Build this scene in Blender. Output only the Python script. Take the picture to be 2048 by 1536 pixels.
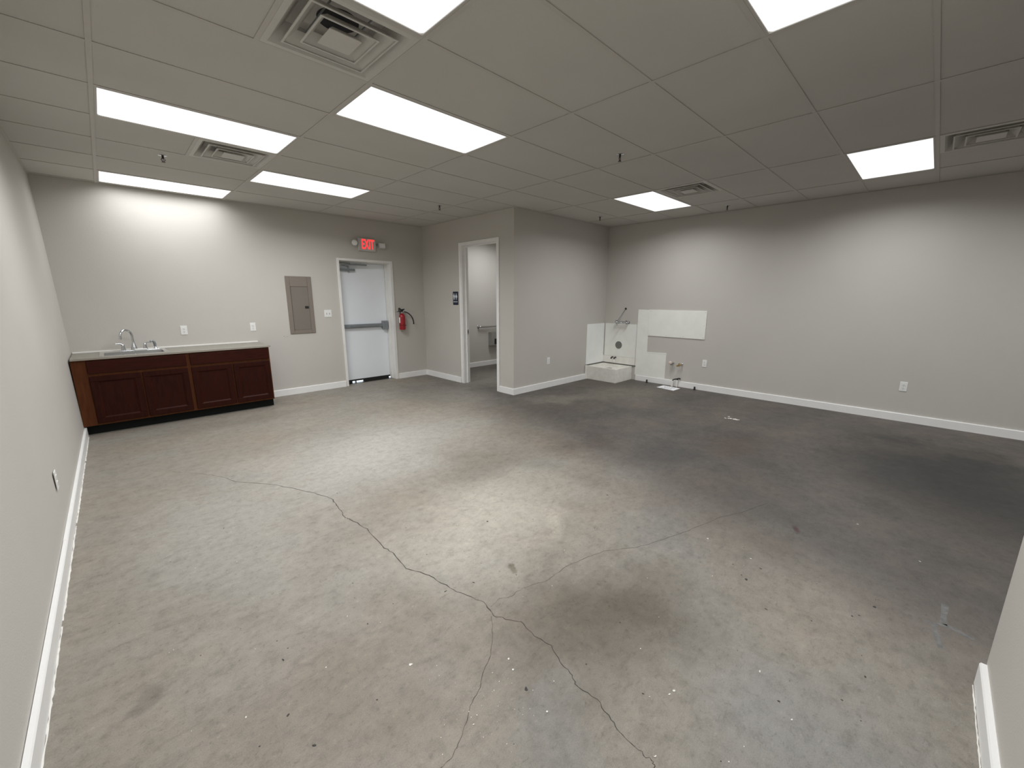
import bpy, bmesh, math, random
from mathutils import Vector, Matrix

random.seed(7)
for o in list(bpy.data.objects):
    bpy.data.objects.remove(o, do_unlink=True)
S = bpy.context.scene
COL = S.collection
PI = math.pi

# ------------------------------------------------------------------ camera
H = 2.80                       # ceiling height
cam_d = bpy.data.cameras.new('camera')
cam = bpy.data.objects.new('camera', cam_d)
COL.objects.link(cam)
cam_d.sensor_fit = 'HORIZONTAL'
cam_d.sensor_width = 36.0
cam_d.lens = 36.0 * 818.02 / 2048.0
cam_d.clip_start = 0.02
pit, yaw, rol = math.radians(11.966), math.radians(44.446), math.radians(0.084)
d = Vector((math.sin(yaw) * math.cos(pit), math.cos(yaw) * math.cos(pit), -math.sin(pit)))
rt = Vector((math.cos(yaw), -math.sin(yaw), 0))
up = rt.cross(d)
rt2 = rt * math.cos(rol) + up * math.sin(rol)
up2 = up * math.cos(rol) - rt * math.sin(rol)
M3 = Matrix((rt2, up2, -d)).transposed()
cam.matrix_world = Matrix.Translation((-0.1377, -0.8084, H - 1.2793)) @ M3.to_4x4()
S.camera = cam

# ------------------------------------------------------------------ world, exposure
W = bpy.data.worlds.new('World')
S.world = W
W.use_nodes = True
bgn = W.node_tree.nodes['Background']
bgn.inputs[0].default_value = (0.80, 0.90, 1.0, 1)
bgn.inputs[1].default_value = 6.0
S.view_settings.view_transform = 'Standard'
S.view_settings.look = 'None'
S.view_settings.gamma = 1.0
S.view_settings.use_curve_mapping = False
S.view_settings.exposure = 0.0
S.cycles.diffuse_bounces = 8
S.cycles.max_bounces = 14
PANEL_W = 25.5                 # watts of each ceiling light panel
PANEL = 1.15                   # brightness of the diffuser sheet itself
SPREAD = 160.0                 # beam spread of the panels, degrees


# ------------------------------------------------------------------ materials
def newmat(name):
    m = bpy.data.materials.new(name)
    m.use_nodes = True
    nt = m.node_tree
    return m, nt, nt.nodes['Principled BSDF']


def N(nt, t, **kw):
    n = nt.nodes.new(t)
    for k, v in kw.items():
        setattr(n, k, v)
    return n


def noise(nt, vec, scale, detail=4, rough=0.55, dist=0.0):
    n = N(nt, 'ShaderNodeTexNoise')
    n.inputs['Scale'].default_value = scale
    n.inputs['Detail'].default_value = detail
    n.inputs['Roughness'].default_value = rough
    n.inputs['Distortion'].default_value = dist
    nt.links.new(vec, n.inputs['Vector'])
    return n.outputs['Fac']


def mapr(nt, val, a, b, c=0.0, e=1.0, smooth=False):
    n = N(nt, 'ShaderNodeMapRange')
    n.interpolation_type = 'SMOOTHSTEP' if smooth else 'LINEAR'
    nt.links.new(val, n.inputs[0])
    n.inputs[1].default_value = a
    n.inputs[2].default_value = b
    n.inputs[3].default_value = c
    n.inputs[4].default_value = e
    return n.outputs[0]


def mixc(nt, fac, a, b, mode='MIX'):
    n = N(nt, 'ShaderNodeMix')
    n.data_type = 'RGBA'
    n.blend_type = mode
    for sock, v in ((n.inputs[0], fac), (n.inputs[6], a), (n.inputs[7], b)):
        if isinstance(v, (int, float)):
            sock.default_value = v
        elif isinstance(v, (tuple, list)):
            sock.default_value = tuple(v) + ((1,) if len(v) == 3 else ())
        else:
            nt.links.new(v, sock)
    return n.outputs[2]


def math_(nt, op, a, b=None):
    n = N(nt, 'ShaderNodeMath', operation=op)
    for i, v in enumerate((a, b)):
        if v is None:
            continue
        if isinstance(v, (int, float)):
            n.inputs[i].default_value = v
        else:
            nt.links.new(v, n.inputs[i])
    return n.outputs[0]


def pos(nt):
    return N(nt, 'ShaderNodeNewGeometry').outputs['Position']


def bump(nt, bs, height, strength, dist):
    b = N(nt, 'ShaderNodeBump')
    b.inputs['Strength'].default_value = strength
    b.inputs['Distance'].default_value = dist
    nt.links.new(height, b.inputs['Height'])
    nt.links.new(b.outputs[0], bs.inputs['Normal'])


def simple(name, col, rough=0.5, metal=0.0, var=0.06, scale=9.0, bmp=0.0, bscale=200.0, spec=None):
    """plain painted / moulded / metal surface with a little uneven tone"""
    m, nt, bs = newmat(name)
    p = pos(nt)
    f = noise(nt, p, scale, 3)
    a = tuple(min(1, c * (1 + var)) for c in col)
    b = tuple(c * (1 - var) for c in col)
    nt.links.new(mixc(nt, mapr(nt, f, 0.3, 0.7), a, b), bs.inputs['Base Color'])
    bs.inputs['Roughness'].default_value = rough
    bs.inputs['Metallic'].default_value = metal
    if spec is not None:
        bs.inputs['Specular IOR Level'].default_value = spec
    if bmp:
        bump(nt, bs, noise(nt, p, bscale, 2), bmp, 0.002)
    return m


MT = {}
MT['wall'] = simple('wall_paint', (0.535, 0.512, 0.472), 0.62, var=0.02, scale=1.2, bmp=0.35, bscale=130.0)
MT['tile'] = simple('ceiling_tile', (0.56, 0.545, 0.51), 0.95, var=0.025, scale=1.7, bmp=0.5, bscale=420.0)
MT['tee'] = simple('grid_paint', (0.52, 0.50, 0.465), 0.55, var=0.02)
MT['deck'] = simple('plenum_deck', (0.12, 0.12, 0.12), 0.9)
MT['trim'] = simple('trim_paint', (0.84, 0.835, 0.82), 0.38, var=0.02, scale=5)
MT['doorpaint'] = simple('door_paint', (0.84, 0.88, 0.92), 0.42, var=0.015, scale=2, bmp=0.08, bscale=90)
MT['frame_paint'] = simple('frame_paint', (0.80, 0.79, 0.76), 0.40, var=0.02, scale=4)
MT['plastic'] = simple('white_plastic', (0.80, 0.80, 0.78), 0.35, var=0.01)
MT['slot'] = simple('dark_slot', (0.05, 0.05, 0.05), 0.6)
MT['chrome'] = simple('chrome', (0.62, 0.63, 0.65), 0.14, 1.0, var=0.02)
MT['steel'] = simple('brushed_steel', (0.55, 0.55, 0.54), 0.28, 1.0, var=0.05, scale=40)
MT['greymetal'] = simple('grey_metal', (0.27, 0.29, 0.305), 0.42, 0.55, var=0.05)
MT['barmetal'] = simple('panic_bar_metal', (0.27, 0.295, 0.315), 0.45, 0.4, var=0.04)
MT['black'] = simple('black_rubber', (0.012, 0.012, 0.012), 0.6)
MT['red'] = simple('red_enamel', (0.33, 0.012, 0.018), 0.28, var=0.05)
MT['panel'] = simple('panel_enamel', (0.215, 0.185, 0.157), 0.45, var=0.03, scale=3)
MT['panel_door'] = simple('panel_door_enamel', (0.195, 0.170, 0.145), 0.45, var=0.03, scale=3)
MT['navy'] = simple('navy_plastic', (0.008, 0.012, 0.035), 0.4)
MT['signwhite'] = simple('sign_white', (0.72, 0.76, 0.80), 0.5)
MT['lamp_white'] = simple('lamp_housing', (0.60, 0.60, 0.585), 0.45)
MT['signbody'] = simple('sign_housing', (0.55, 0.53, 0.50), 0.5)
MT['counter'] = simple('laminate', (0.27, 0.255, 0.222), 0.6, var=0.05, scale=60, spec=0.2)
MT['frp'] = simple('white_wall_panel', (0.83, 0.83, 0.78), 0.42, var=0.03, scale=6, bmp=0.15, bscale=70)
MT['frp2'] = simple('white_splash_panel', (0.86, 0.87, 0.85), 0.30, var=0.03, scale=5)
MT['basin'] = simple('mop_basin', (0.80, 0.785, 0.73), 0.35, var=0.06, scale=11)
MT['caulk'] = simple('dirty_joint', (0.10, 0.095, 0.085), 0.8)
MT['disc'] = simple('grey_cover', (0.17, 0.17, 0.155), 0.6)
MT['brass'] = simple('brass', (0.42, 0.30, 0.10), 0.35, 0.8)
MT['pvc'] = simple('pvc', (0.78, 0.76, 0.72), 0.4)
MT['paper'] = simple('paper', (0.88, 0.88, 0.90), 0.8, var=0.01)
MT['ink'] = simple('ink', (0.35, 0.36, 0.40), 0.8)
MT['chip'] = simple('white_chip', (0.72, 0.70, 0.66), 0.8)
MT['crack'] = simple('crack_shadow', (0.055, 0.050, 0.044), 0.95)
MT['smear'] = simple('pale_smear', (0.135, 0.133, 0.127), 0.7, var=0.25, scale=40)
MT['grit'] = simple('dark_grit', (0.05, 0.047, 0.043), 0.9)
MT['ventmetal'] = simple('vent_enamel', (0.58, 0.565, 0.53), 0.5, var=0.02)
MT['duct'] = simple('duct_dark', (0.030, 0.030, 0.034), 0.8)
MT['outside'] = simple('outside_concrete', (0.55, 0.54, 0.50), 0.9)
MT['bronze'] = simple('dark_bronze', (0.045, 0.042, 0.038), 0.45, 0.5)
MT['toe'] = simple('toe_kick', (0.006, 0.008, 0.007), 0.6, spec=0.15)


def emit(name, col, strength, scale=None):
    m, nt, bs = newmat(name)
    bs.inputs['Base Color'].default_value = tuple(col) + (1,)
    bs.inputs['Emission Color'].default_value = tuple(col) + (1,)
    bs.inputs['Emission Strength'].default_value = strength
    bs.inputs['Roughness'].default_value = 0.5
    return m


MT['diffuser'] = emit('lit_diffuser', (0.96, 0.985, 1.0), PANEL)
MT['exitred'] = emit('exit_letter_glow', (1.0, 0.045, 0.05), 1.15)


def wood(name, c1, c2, sc):
    m, nt, bs = newmat(name)
    p = pos(nt)
    mp = N(nt, 'ShaderNodeMapping')
    mp.inputs['Scale'].default_value = sc
    nt.links.new(p, mp.inputs[0])
    f = noise(nt, mp.outputs[0], 5.0, 6, 0.6, 0.6)
    g = noise(nt, p, 2.0, 2)
    c = mixc(nt, mapr(nt, f, 0.3, 0.7), c1, c2)
    c = mixc(nt, mapr(nt, g, 0.35, 0.65, 0, 0.35), c, c1)
    nt.links.new(c, bs.inputs['Base Color'])
    bs.inputs['Roughness'].default_value = 0.5
    bs.inputs['Specular IOR Level'].default_value = 0.12
    return m


MT['wood'] = wood('cherry_stain', (0.034, 0.0058, 0.0028), (0.014, 0.0026, 0.0015), (9, 9, 1.0))
MT['woodh'] = wood('cherry_stain_rail', (0.042, 0.0072, 0.0036), (0.018, 0.0034, 0.0019), (1.0, 9, 9))
MT['woodf'] = wood('cherry_face_frame', (0.105, 0.034, 0.011), (0.060, 0.018, 0.006), (9, 9, 1.0))


# ---- concrete floor
def floor_mat():
    m, nt, bs = newmat('stained_concrete')
    p = pos(nt)
    warp = N(nt, 'ShaderNodeTexNoise')
    warp.inputs['Scale'].default_value = 1.6
    warp.inputs['Detail'].default_value = 5
    warp.inputs['Roughness'].default_value = 0.62
    nt.links.new(p, warp.inputs['Vector'])
    sub = N(nt, 'ShaderNodeVectorMath', operation='SUBTRACT')
    nt.links.new(warp.outputs['Color'], sub.inputs[0])
    sub.inputs[1].default_value = (0.5, 0.5, 0.5)

    def warped(amount):
        sc = N(nt, 'ShaderNodeVectorMath', operation='SCALE')
        nt.links.new(sub.outputs[0], sc.inputs[0])
        sc.inputs['Scale'].default_value = amount
        ad = N(nt, 'ShaderNodeVectorMath', operation='ADD')
        nt.links.new(p, ad.inputs[0])
        nt.links.new(sc.outputs[0], ad.inputs[1])
        return ad.outputs[0]
    wv = warped(0.9)
    wv2 = warped(0.25)

    def blob(cx, cy, rx, ry, ang=0.0, vec=None, lo=0.15, hi=0.9):
        """soft stain: 1 in the middle, 0 outside an ellipse with ragged edge"""
        mp = N(nt, 'ShaderNodeMapping')
        mp.vector_type = 'TEXTURE'
        mp.inputs['Location'].default_value = (cx, cy, 0)
        mp.inputs['Rotation'].default_value = (0, 0, math.radians(ang))
        mp.inputs['Scale'].default_value = (rx, ry, 1)
        nt.links.new(vec or wv, mp.inputs[0])
        sx = N(nt, 'ShaderNodeSeparateXYZ')
        nt.links.new(mp.outputs[0], sx.inputs[0])
        r = math_(nt, 'SQRT', math_(nt, 'ADD', math_(nt, 'MULTIPLY', sx.outputs[0], sx.outputs[0]),
                                    math_(nt, 'MULTIPLY', sx.outputs[1], sx.outputs[1])))
        return mapr(nt, r, hi, lo, 0, 1, True)

    # ground tone
    big = noise(nt, p, 0.9, 4, 0.6)
    mid = noise(nt, p, 4.5, 8, 0.72)
    fine = noise(nt, p, 38.0, 4, 0.7)
    grain = noise(nt, p, 230.0, 2, 0.5)
    c = mixc(nt, mapr(nt, big, 0.35, 0.65), (0.300, 0.262, 0.216), (0.290, 0.275, 0.248))
    c = mixc(nt, mapr(nt, mid, 0.38, 0.72, 0, 0.55), c, (0.215, 0.195, 0.165))

    def tint(c, mask, col, amt):
        return mixc(nt, math_(nt, 'MULTIPLY', mask, amt), c, col)

    # pale areas of the slab
    c = tint(c, blob(1.70, 3.0, 1.9, 1.1, 15, None, 0.0, 1.1), (0.46, 0.445, 0.415), 0.85)
    c = tint(c, blob(1.60, 1.20, 1.15, 0.75, 10, None, 0.0, 1.1), (0.48, 0.45, 0.395), 0.9)
    c = tint(c, blob(1.85, 0.8, 0.32, 0.14, 60), (0.47, 0.44, 0.375), 0.75)
    c = tint(c, blob(0.2, 2.3, 0.7, 1.2, 10), (0.365, 0.352, 0.325), 0.6)
    # walked-in brown
    c = tint(c, blob(1.42, 0.12, 0.85, 0.58, -20, None, 0.0, 1.05), (0.112, 0.094, 0.071), 0.92)
    c = tint(c, blob(0.35, 0.65, 0.75, 0.55, 0), (0.235, 0.198, 0.158), 0.7)
    c = tint(c, blob(2.2, 1.9, 0.9, 0.5, 0), (0.22, 0.195, 0.16), 0.5)
    # cement grey patches
    c = tint(c, blob(0.85, -0.05, 0.35, 0.25, 0), (0.225, 0.222, 0.21), 0.6)
    c = tint(c, blob(1.4, -0.75, 0.7, 0.45, 10), (0.265, 0.262, 0.25), 0.75)
    c = tint(c, blob(2.35, 0.25, 0.5, 0.4, 0), (0.20, 0.20, 0.195), 0.6)
    # the darker half on the right: everything past a ragged line
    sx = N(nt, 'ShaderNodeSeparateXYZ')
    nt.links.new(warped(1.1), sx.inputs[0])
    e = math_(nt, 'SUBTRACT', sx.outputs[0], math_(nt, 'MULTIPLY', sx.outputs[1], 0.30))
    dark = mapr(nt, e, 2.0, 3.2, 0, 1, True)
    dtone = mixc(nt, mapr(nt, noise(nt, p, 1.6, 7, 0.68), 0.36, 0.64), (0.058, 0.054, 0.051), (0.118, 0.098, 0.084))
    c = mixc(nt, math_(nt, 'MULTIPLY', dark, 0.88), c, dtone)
    c = tint(c, blob(3.7, 0.9, 0.65, 0.5, 0), (0.060, 0.058, 0.058), 0.6)
    c = tint(c, blob(4.9, -1.2, 2.0, 1.4, 20), (0.026, 0.026, 0.026), 0.88)
    c = tint(c, blob(4.4, 0.5, 0.7, 0.6, 0), (0.088, 0.066, 0.058), 0.7)
    c = tint(c, blob(3.5, 1.6, 0.5, 0.35, 20), (0.090, 0.070, 0.064), 0.6)
    # lighter strip along the right wall and round the corner of the washroom
    c = tint(c, blob(5.7, 2.6, 1.3, 0.8, -25), (0.175, 0.158, 0.128), 0.8)
    c = tint(c, blob(4.6, 3.1, 0.9, 0.45, -20), (0.205, 0.190, 0.160), 0.75)
    c = tint(c, blob(3.4, 4.6, 0.9, 1.3, 0), (0.20, 0.19, 0.168), 0.6)
    c = tint(c, blob(0.9, 5.1, 1.6, 0.35, 0), (0.20, 0.185, 0.155), 0.5)
    c = tint(c, blob(5.1, 5.0, 1.6, 1.2, 0), (0.23, 0.22, 0.195), 0.85)
    # single marks
    c = tint(c, blob(-0.245, 1.11, 0.10, 0.055, 60, wv2, 0.5, 1.0), (0.19, 0.17, 0.145), 0.75)
    c = tint(c, blob(1.323, 0.679, 0.05, 0.028, 70, wv2, 0.4, 1.0), (0.17, 0.155, 0.11), 0.8)
    c = tint(c, blob(2.92, -0.40, 0.07, 0.03, 20, wv2, 0.2, 1.0), (0.06, 0.025, 0.025), 0.9)
    # scuffs: dark smears and pale scratches from stretched noise
    mp = N(nt, 'ShaderNodeMapping')
    mp.inputs['Rotation'].default_value = (0, 0, math.radians(38))
    mp.inputs['Scale'].default_value = (1.0, 3.2, 1)
    nt.links.new(wv2, mp.inputs[0])
    sm = noise(nt, mp.outputs[0], 7.0, 7, 0.72)
    c = mixc(nt, mapr(nt, sm, 0.54, 0.74, 0, 0.38), c, mixc(nt, 1.0, c, (0.42, 0.40, 0.38), 'MULTIPLY'))
    sc2 = noise(nt, mp.outputs[0], 26.0, 5, 0.7)
    c = mixc(nt, mapr(nt, sc2, 0.60, 0.72, 0, 0.5), c, mixc(nt, 1.0, c, (0.45, 0.43, 0.40), 'MULTIPLY'))
    c = mixc(nt, mapr(nt, sc2, 0.36, 0.27, 0, 0.4), c, mixc(nt, 1.0, c, (1.5, 1.48, 1.45), 'MULTIPLY'))
    c = mixc(nt, mapr(nt, sm, 0.44, 0.28, 0, 0.35), c, mixc(nt, 1.0, c, (1.35, 1.33, 1.3), 'MULTIPLY'))
    c = mixc(nt, mapr(nt, fine, 0.56, 0.74, 0, 0.6), c, mixc(nt, 1.0, c, (0.5, 0.48, 0.46), 'MULTIPLY'))
    c = mixc(nt, mapr(nt, fine, 0.42, 0.26, 0, 0.5), c, mixc(nt, 1.0, c, (1.5, 1.48, 1.45), 'MULTIPLY'))
    c = mixc(nt, mapr(nt, grain, 0.3, 0.7, 0, 1), mixc(nt, 1.0, c, (0.90, 0.90, 0.90), 'MULTIPLY'),
             mixc(nt, 1.0, c, (1.10, 1.10, 1.10), 'MULTIPLY'))
    mot = noise(nt, p, 15.0, 6, 0.7)
    c = mixc(nt, mapr(nt, mot, 0.50, 0.72, 0, 0.42), c, mixc(nt, 1.0, c, (0.5, 0.48, 0.45), 'MULTIPLY'))
    c = mixc(nt, mapr(nt, mot, 0.50, 0.30, 0, 0.30), c, mixc(nt, 1.0, c, (1.3, 1.3, 1.3), 'MULTIPLY'))
    c = mixc(nt, 1.0, c, (0.87, 0.86, 0.845), 'MULTIPLY')
    nt.links.new(c, bs.inputs['Base Color'])
    nt.links.new(mapr(nt, mid, 0.3, 0.7, 0.46, 0.62), bs.inputs['Roughness'])
    bs.inputs['Specular IOR Level'].default_value = 0.4
    bump(nt, bs, math_(nt, 'ADD', fine, math_(nt, 'MULTIPLY', grain, 0.4)), 0.25, 0.002)
    return m


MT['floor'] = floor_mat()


# ------------------------------------------------------------------ mesh builder
class MB:
    def __init__(self):
        self.bm = bmesh.new()

    def box(self, x0, x1, y0, y1, z0, z1, bev=0.0, seg=1):
        t = bmesh.new()
        vs = [t.verts.new((x, y, z)) for x in (x0, x1) for y in (y0, y1) for z in (z0, z1)]
        for f in ((0, 1, 3, 2), (4, 6, 7, 5), (0, 4, 5, 1), (2, 3, 7, 6), (0, 2, 6, 4), (1, 5, 7, 3)):
            t.faces.new([vs[i] for i in f])
        if bev:
            bmesh.ops.bevel(t, geom=list(t.edges), offset=bev, segments=seg, affect='EDGES', profile=0.5)
        self._merge(t)
        return self

    def _merge(self, t):
        bmesh.ops.recalc_face_normals(t, faces=list(t.faces))
        me = bpy.data.meshes.new('tmp')
        t.to_mesh(me)
        t.free()
        self.bm.from_mesh(me)
        bpy.data.meshes.remove(me)

    def poly(self, pts, ext, bev=0.0):
        """pts: list of 3D points of a flat outline, ext: extrusion vector"""
        t = bmesh.new()
        ext = Vector(ext)
        a = [t.verts.new(p) for p in pts]
        b = [t.verts.new(Vector(p) + ext) for p in pts]
        t.faces.new(a)
        t.faces.new(b[::-1])
        n = len(a)
        for i in range(n):
            t.faces.new((a[i], b[i], b[(i + 1) % n], a[(i + 1) % n]))
        if bev:
            bmesh.ops.recalc_face_normals(t, faces=list(t.faces))
            bmesh.ops.bevel(t, geom=list(t.edges), offset=bev, segments=1, affect='EDGES')
        self._merge(t)
        return self

    def hexa(self, lo, hi):
        """8 corners: lower quad, upper quad"""
        t = bmesh.new()
        a = [t.verts.new(p) for p in lo]
        b = [t.verts.new(p) for p in hi]
        t.faces.new(a[::-1])
        t.faces.new(b)
        for i in range(4):
            t.faces.new((a[i], a[(i + 1) % 4], b[(i + 1) % 4], b[i]))
        self._merge(t)
        return self

    def tube(self, path, r, n=12, cap=True):
        path = [Vector(p) for p in path]
        t = bmesh.new()
        rings = []
        prev = None
        for i, p in enumerate(path):
            a = path[max(i - 1, 0)]
            b = path[min(i + 1, len(path) - 1)]
            tg = (b - a).normalized()
            if prev is None:
                h = Vector((0, 0, 1)) if abs(tg.z) < 0.9 else Vector((1, 0, 0))
                u = tg.cross(h).normalized()
            else:
                u = (prev - tg * prev.dot(tg)).normalized()
            prev = u
            v = tg.cross(u)
            rr = r[i] if isinstance(r, (list, tuple)) else r
            rings.append([t.verts.new(p + (u * math.cos(2 * PI * k / n) + v * math.sin(2 * PI * k / n)) * rr) for k in range(n)])
        for q in range(len(rings) - 1):
            for k in range(n):
                t.faces.new((rings[q][k], rings[q][(k + 1) % n], rings[q + 1][(k + 1) % n], rings[q + 1][k]))
        if cap:
            t.faces.new(rings[0][::-1])
            t.faces.new(rings[-1])
        self._merge(t)
        return self

    def lathe(self, prof, origin=(0, 0, 0), axis=(0, 0, 1), n=20):
        """prof: list of (radius, height along axis)"""
        o, ax = Vector(origin), Vector(axis).normalized()
        return self.tube([o + ax * hh for _, hh in prof], [max(rr, 1e-4) for rr, _ in prof], n)

    def ring(self, outer, inner, z0, z1, lip=0.004):
        """square frustum sheet: half-size outer at z0 (low), inner at z1 (high)"""
        for k in range(4):
            a, b = k * PI / 2, (k + 1) * PI / 2

            def c(s, z, q):
                q = q + PI / 4
                return (math.sqrt(2) * s * math.cos(q), math.sqrt(2) * s * math.sin(q), z)
            lo = [c(outer, z0, a), c(outer, z0, b), c(inner, z1, b), c(inner, z1, a)]
            hi = [c(outer, z0 + lip, a), c(outer, z0 + lip, b), c(inner, z1 + lip, b), c(inner, z1 + lip, a)]
            self.hexa(lo, hi)
        return self

    def build(self, name, mat, parent=None, smooth=False, kind=None):
        me = bpy.data.meshes.new(name)
        bmesh.ops.recalc_face_normals(self.bm, faces=list(self.bm.faces))
        self.bm.to_mesh(me)
        self.bm.free()
        me.materials.append(MT[mat] if isinstance(mat, str) else mat)
        if smooth:
            for f in me.polygons:
                f.use_smooth = True
            me.set_sharp_from_angle(angle=math.radians(38))
        return link(name, me, parent, kind)


def link(name, me, parent=None, kind=None):
    o = bpy.data.objects.new(name, me)
    COL.objects.link(o)
    if parent is not None:
        o.parent = parent
    if kind:
        o['kind'] = kind
    return o


def thing(name, label, cat, loc=(0, 0, 0), rz=0.0, group=None):
    o = bpy.data.objects.new(name, None)
    o.empty_display_size = 0.1
    COL.objects.link(o)
    o.location = loc
    o.rotation_euler = (0, 0, rz)
    o['label'] = label
    o['category'] = cat
    if group:
        o['group'] = group
    return o


def tag(o, label, cat, group=None):
    o['label'] = label
    o['category'] = cat
    if group:
        o['group'] = group
    return o


def struct(o, label, cat):
    o['kind'] = 'structure'
    o['label'] = label
    o['category'] = cat
    return o


def rounded(cx, cz, w, h, r, y, seg=4):
    pts = []
    for qx, qz, a0 in ((1, 1, 0), (-1, 1, 90), (-1, -1, 180), (1, -1, 270)):
        for k in range(seg + 1):
            a = math.radians(a0 + 90 * k / seg)
            pts.append((cx + qx * (w / 2 - r) + r * math.cos(a), y, cz + qz * (h / 2 - r) + r * math.sin(a)))
    return pts


def text_mesh(body, size, extrude, bold=0.0, sx=1.0):
    cu = bpy.data.curves.new('txt', 'FONT')
    cu.body = body
    cu.size = size
    cu.extrude = extrude
    cu.offset = bold
    cu.align_x = 'CENTER'
    cu.align_y = 'CENTER'
    cu.resolution_u = 3
    o = bpy.data.objects.new('txt', cu)
    COL.objects.link(o)
    dg = bpy.context.evaluated_depsgraph_get()
    me = bpy.data.meshes.new_from_object(o.evaluated_get(dg))
    bpy.data.objects.remove(o, do_unlink=True)
    bpy.data.curves.remove(cu)
    me.transform(Matrix.Rotation(PI / 2, 4, 'X'))      # upright, faces -y
    me.transform(Matrix.Scale(sx, 4, (1, 0, 0)))
    return me


# ------------------------------------------------------------------ the room
BY = 6.18        # back wall face
XS = 4.32        # washroom side wall face
YF = 3.70        # washroom front wall face
XR = 6.83        # right wall face
FY = -4.40       # far end of the space behind the camera
STUB_Y, STUB_X = -1.160, 2.165
XL = lambda y: -0.535 + 0.0085 * (y - 0.0)      # left wall at the floor: a little out of square

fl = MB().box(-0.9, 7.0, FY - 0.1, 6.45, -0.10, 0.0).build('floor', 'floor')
struct(fl, 'worn grey concrete slab with cracks and a darker side', 'floor')
MB().box(1.5, 5.2, 6.45, 9.0, -0.12, -0.012).build('outside_ground', 'outside', kind='structure')

# left wall (slightly out of square, like the real one)
w = MB()
w.hexa([(-0.9, FY, 0), (XL(FY), FY, 0), (XL(6.3), 6.3, 0), (-0.9, 6.3, 0)],
       [(-0.9, FY, 3.0), (-0.545, FY, 3.0), (-0.520, 6.3, 3.0), (-0.9, 6.3, 3.0)])
struct(w.build('wall_left', 'wall'), 'long greige wall running up to the cabinet end', 'wall')

# back wall with the exit door opening
DX0, DX1, DZ = 2.690, 3.675, 2.140
w = MB()
w.box(-0.9, DX0, BY, 6.45, 0, 3.0)
w.box(DX1, 4.44, BY, 6.45, 0, 3.0)
w.box(DX0, DX1, BY, 6.45, DZ, 3.0)
struct(w.build('wall_back', 'wall'), 'greige wall behind the brown cabinets and the exit door', 'wall')

# washroom side wall with door opening
RY0, RY1, RZ = 4.065, 4.985, 2.395
w = MB()
w.box(XS, 4.44, YF, RY0, 0, 3.0)
w.box(XS, 4.44, RY1, BY, 0, 3.0)
w.box(XS, 4.44, RY0, RY1, RZ, 3.0)
struct(w.build('wall_restroom_side', 'wall'), 'greige wall with the open restroom doorway', 'wall')
w = MB().box(4.44, XR, YF, 3.82, 0, 3.0)
struct(w.build('wall_restroom_front', 'wall'), 'greige wall between the restroom corner and the mop basin', 'wall')
w = MB().box(4.44, 6.95, 6.22, 6.45, 0, 3.0)
struct(w.build('wall_restroom_back', 'wall'), 'greige wall inside the restroom behind the grab bar', 'wall')
w = MB().box(XR, 6.95, FY, 6.22, 0, 3.0)
struct(w.build('wall_right', 'wall'), 'long greige wall with the white panels and mop faucet', 'wall')
w = MB().box(-0.9, 6.95, FY - 0.12, FY, 0, 3.0)
struct(w.build('wall_front', 'wall'), 'greige end wall of the front area', 'wall')
w = MB().box(-0.56, STUB_X, STUB_Y - 0.12, STUB_Y, 0, H + 0.004)
struct(w.build('wall_stub', 'wall'), 'short greige wall end with a cut-off baseboard', 'wall')


# ---- baseboards
def baseboard(name, pts, label):
    """pts: two floor points of the wall line and the outward normal; 0.1 high, 0.018 thick"""
    (x0, y0), (x1, y1), (nx, ny) = pts
    T = 0.020
    prof = [(0, 0.0), (T, 0.0), (T, 0.094), (T - 0.004, 0.100), (0, 0.100)]
    a = [(x0 + nx * t, y0 + ny * t, z) for t, z in prof]
    o = MB().poly(a, (x1 - x0, y1 - y0, 0)).build(name, 'trim')
    return struct(o, label, 'baseboard')


JY = 2.62        # joint in the left baseboard
baseboard('baseboard_left', ((XL(5.60), 5.60), (XL(JY + .002), JY + .002), (1, 0)), 'white baseboard on the left wall from cabinet to joint')
baseboard('baseboard_left_near', ((XL(JY) + 0.001, JY), (XL(-1.16) + 0.001, -1.16), (1, 0)), 'white baseboard on the left wall from joint to front')
baseboard('baseboard_back', ((1.41, BY), (2.675, BY), (0, -1)), 'white baseboard between the cabinet and the exit door')
baseboard('baseboard_back_corner', ((3.69, BY), (XS, BY), (0, -1)), 'white baseboard under the fire extinguisher')
baseboard('baseboard_restroom_side', ((XS, BY - 0.02), (XS, 5.035), (-1, 0)), 'white baseboard between the restroom doorway and the back wall')
baseboard('baseboard_restroom_corner', ((XS, 4.015), (XS, YF - 0.02), (-1, 0)), 'white baseboard at the restroom corner')
baseboard('baseboard_restroom_front', ((XS, YF), (6.236, YF), (0, -1)), 'white baseboard from the restroom corner to the mop basin')
baseboard('baseboard_right', ((XR, 2.965), (XR, FY), (-1, 0)), 'white baseboard along the right wall')
baseboard('baseboard_stub', ((STUB_X - 0.012, STUB_Y), (XL(-1.1) + 0.02, STUB_Y), (0, 1)), 'white baseboard cut off at the wall end')
baseboard('baseboard_restroom_back', ((4.44, 6.22), (XR, 6.22), (0, -1)), 'white baseboard under the grab bar')
baseboard('baseboard_restroom_inside', ((4.44, 6.2), (4.44, 5.02), (1, 0)), 'white baseboard end behind the restroom door jamb')

# ------------------------------------------------------------------ ceiling: deck, tees, tiles
PX, PY = 1.2192, 0.6096
ceil = MB().box(-0.9, 6.95, FY - 0.1, 6.45, 3.0, 3.08).build('ceiling', 'deck')
struct(ceil, 'suspended ceiling of grey lay-in tiles in a metal grid', 'ceiling')

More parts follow.
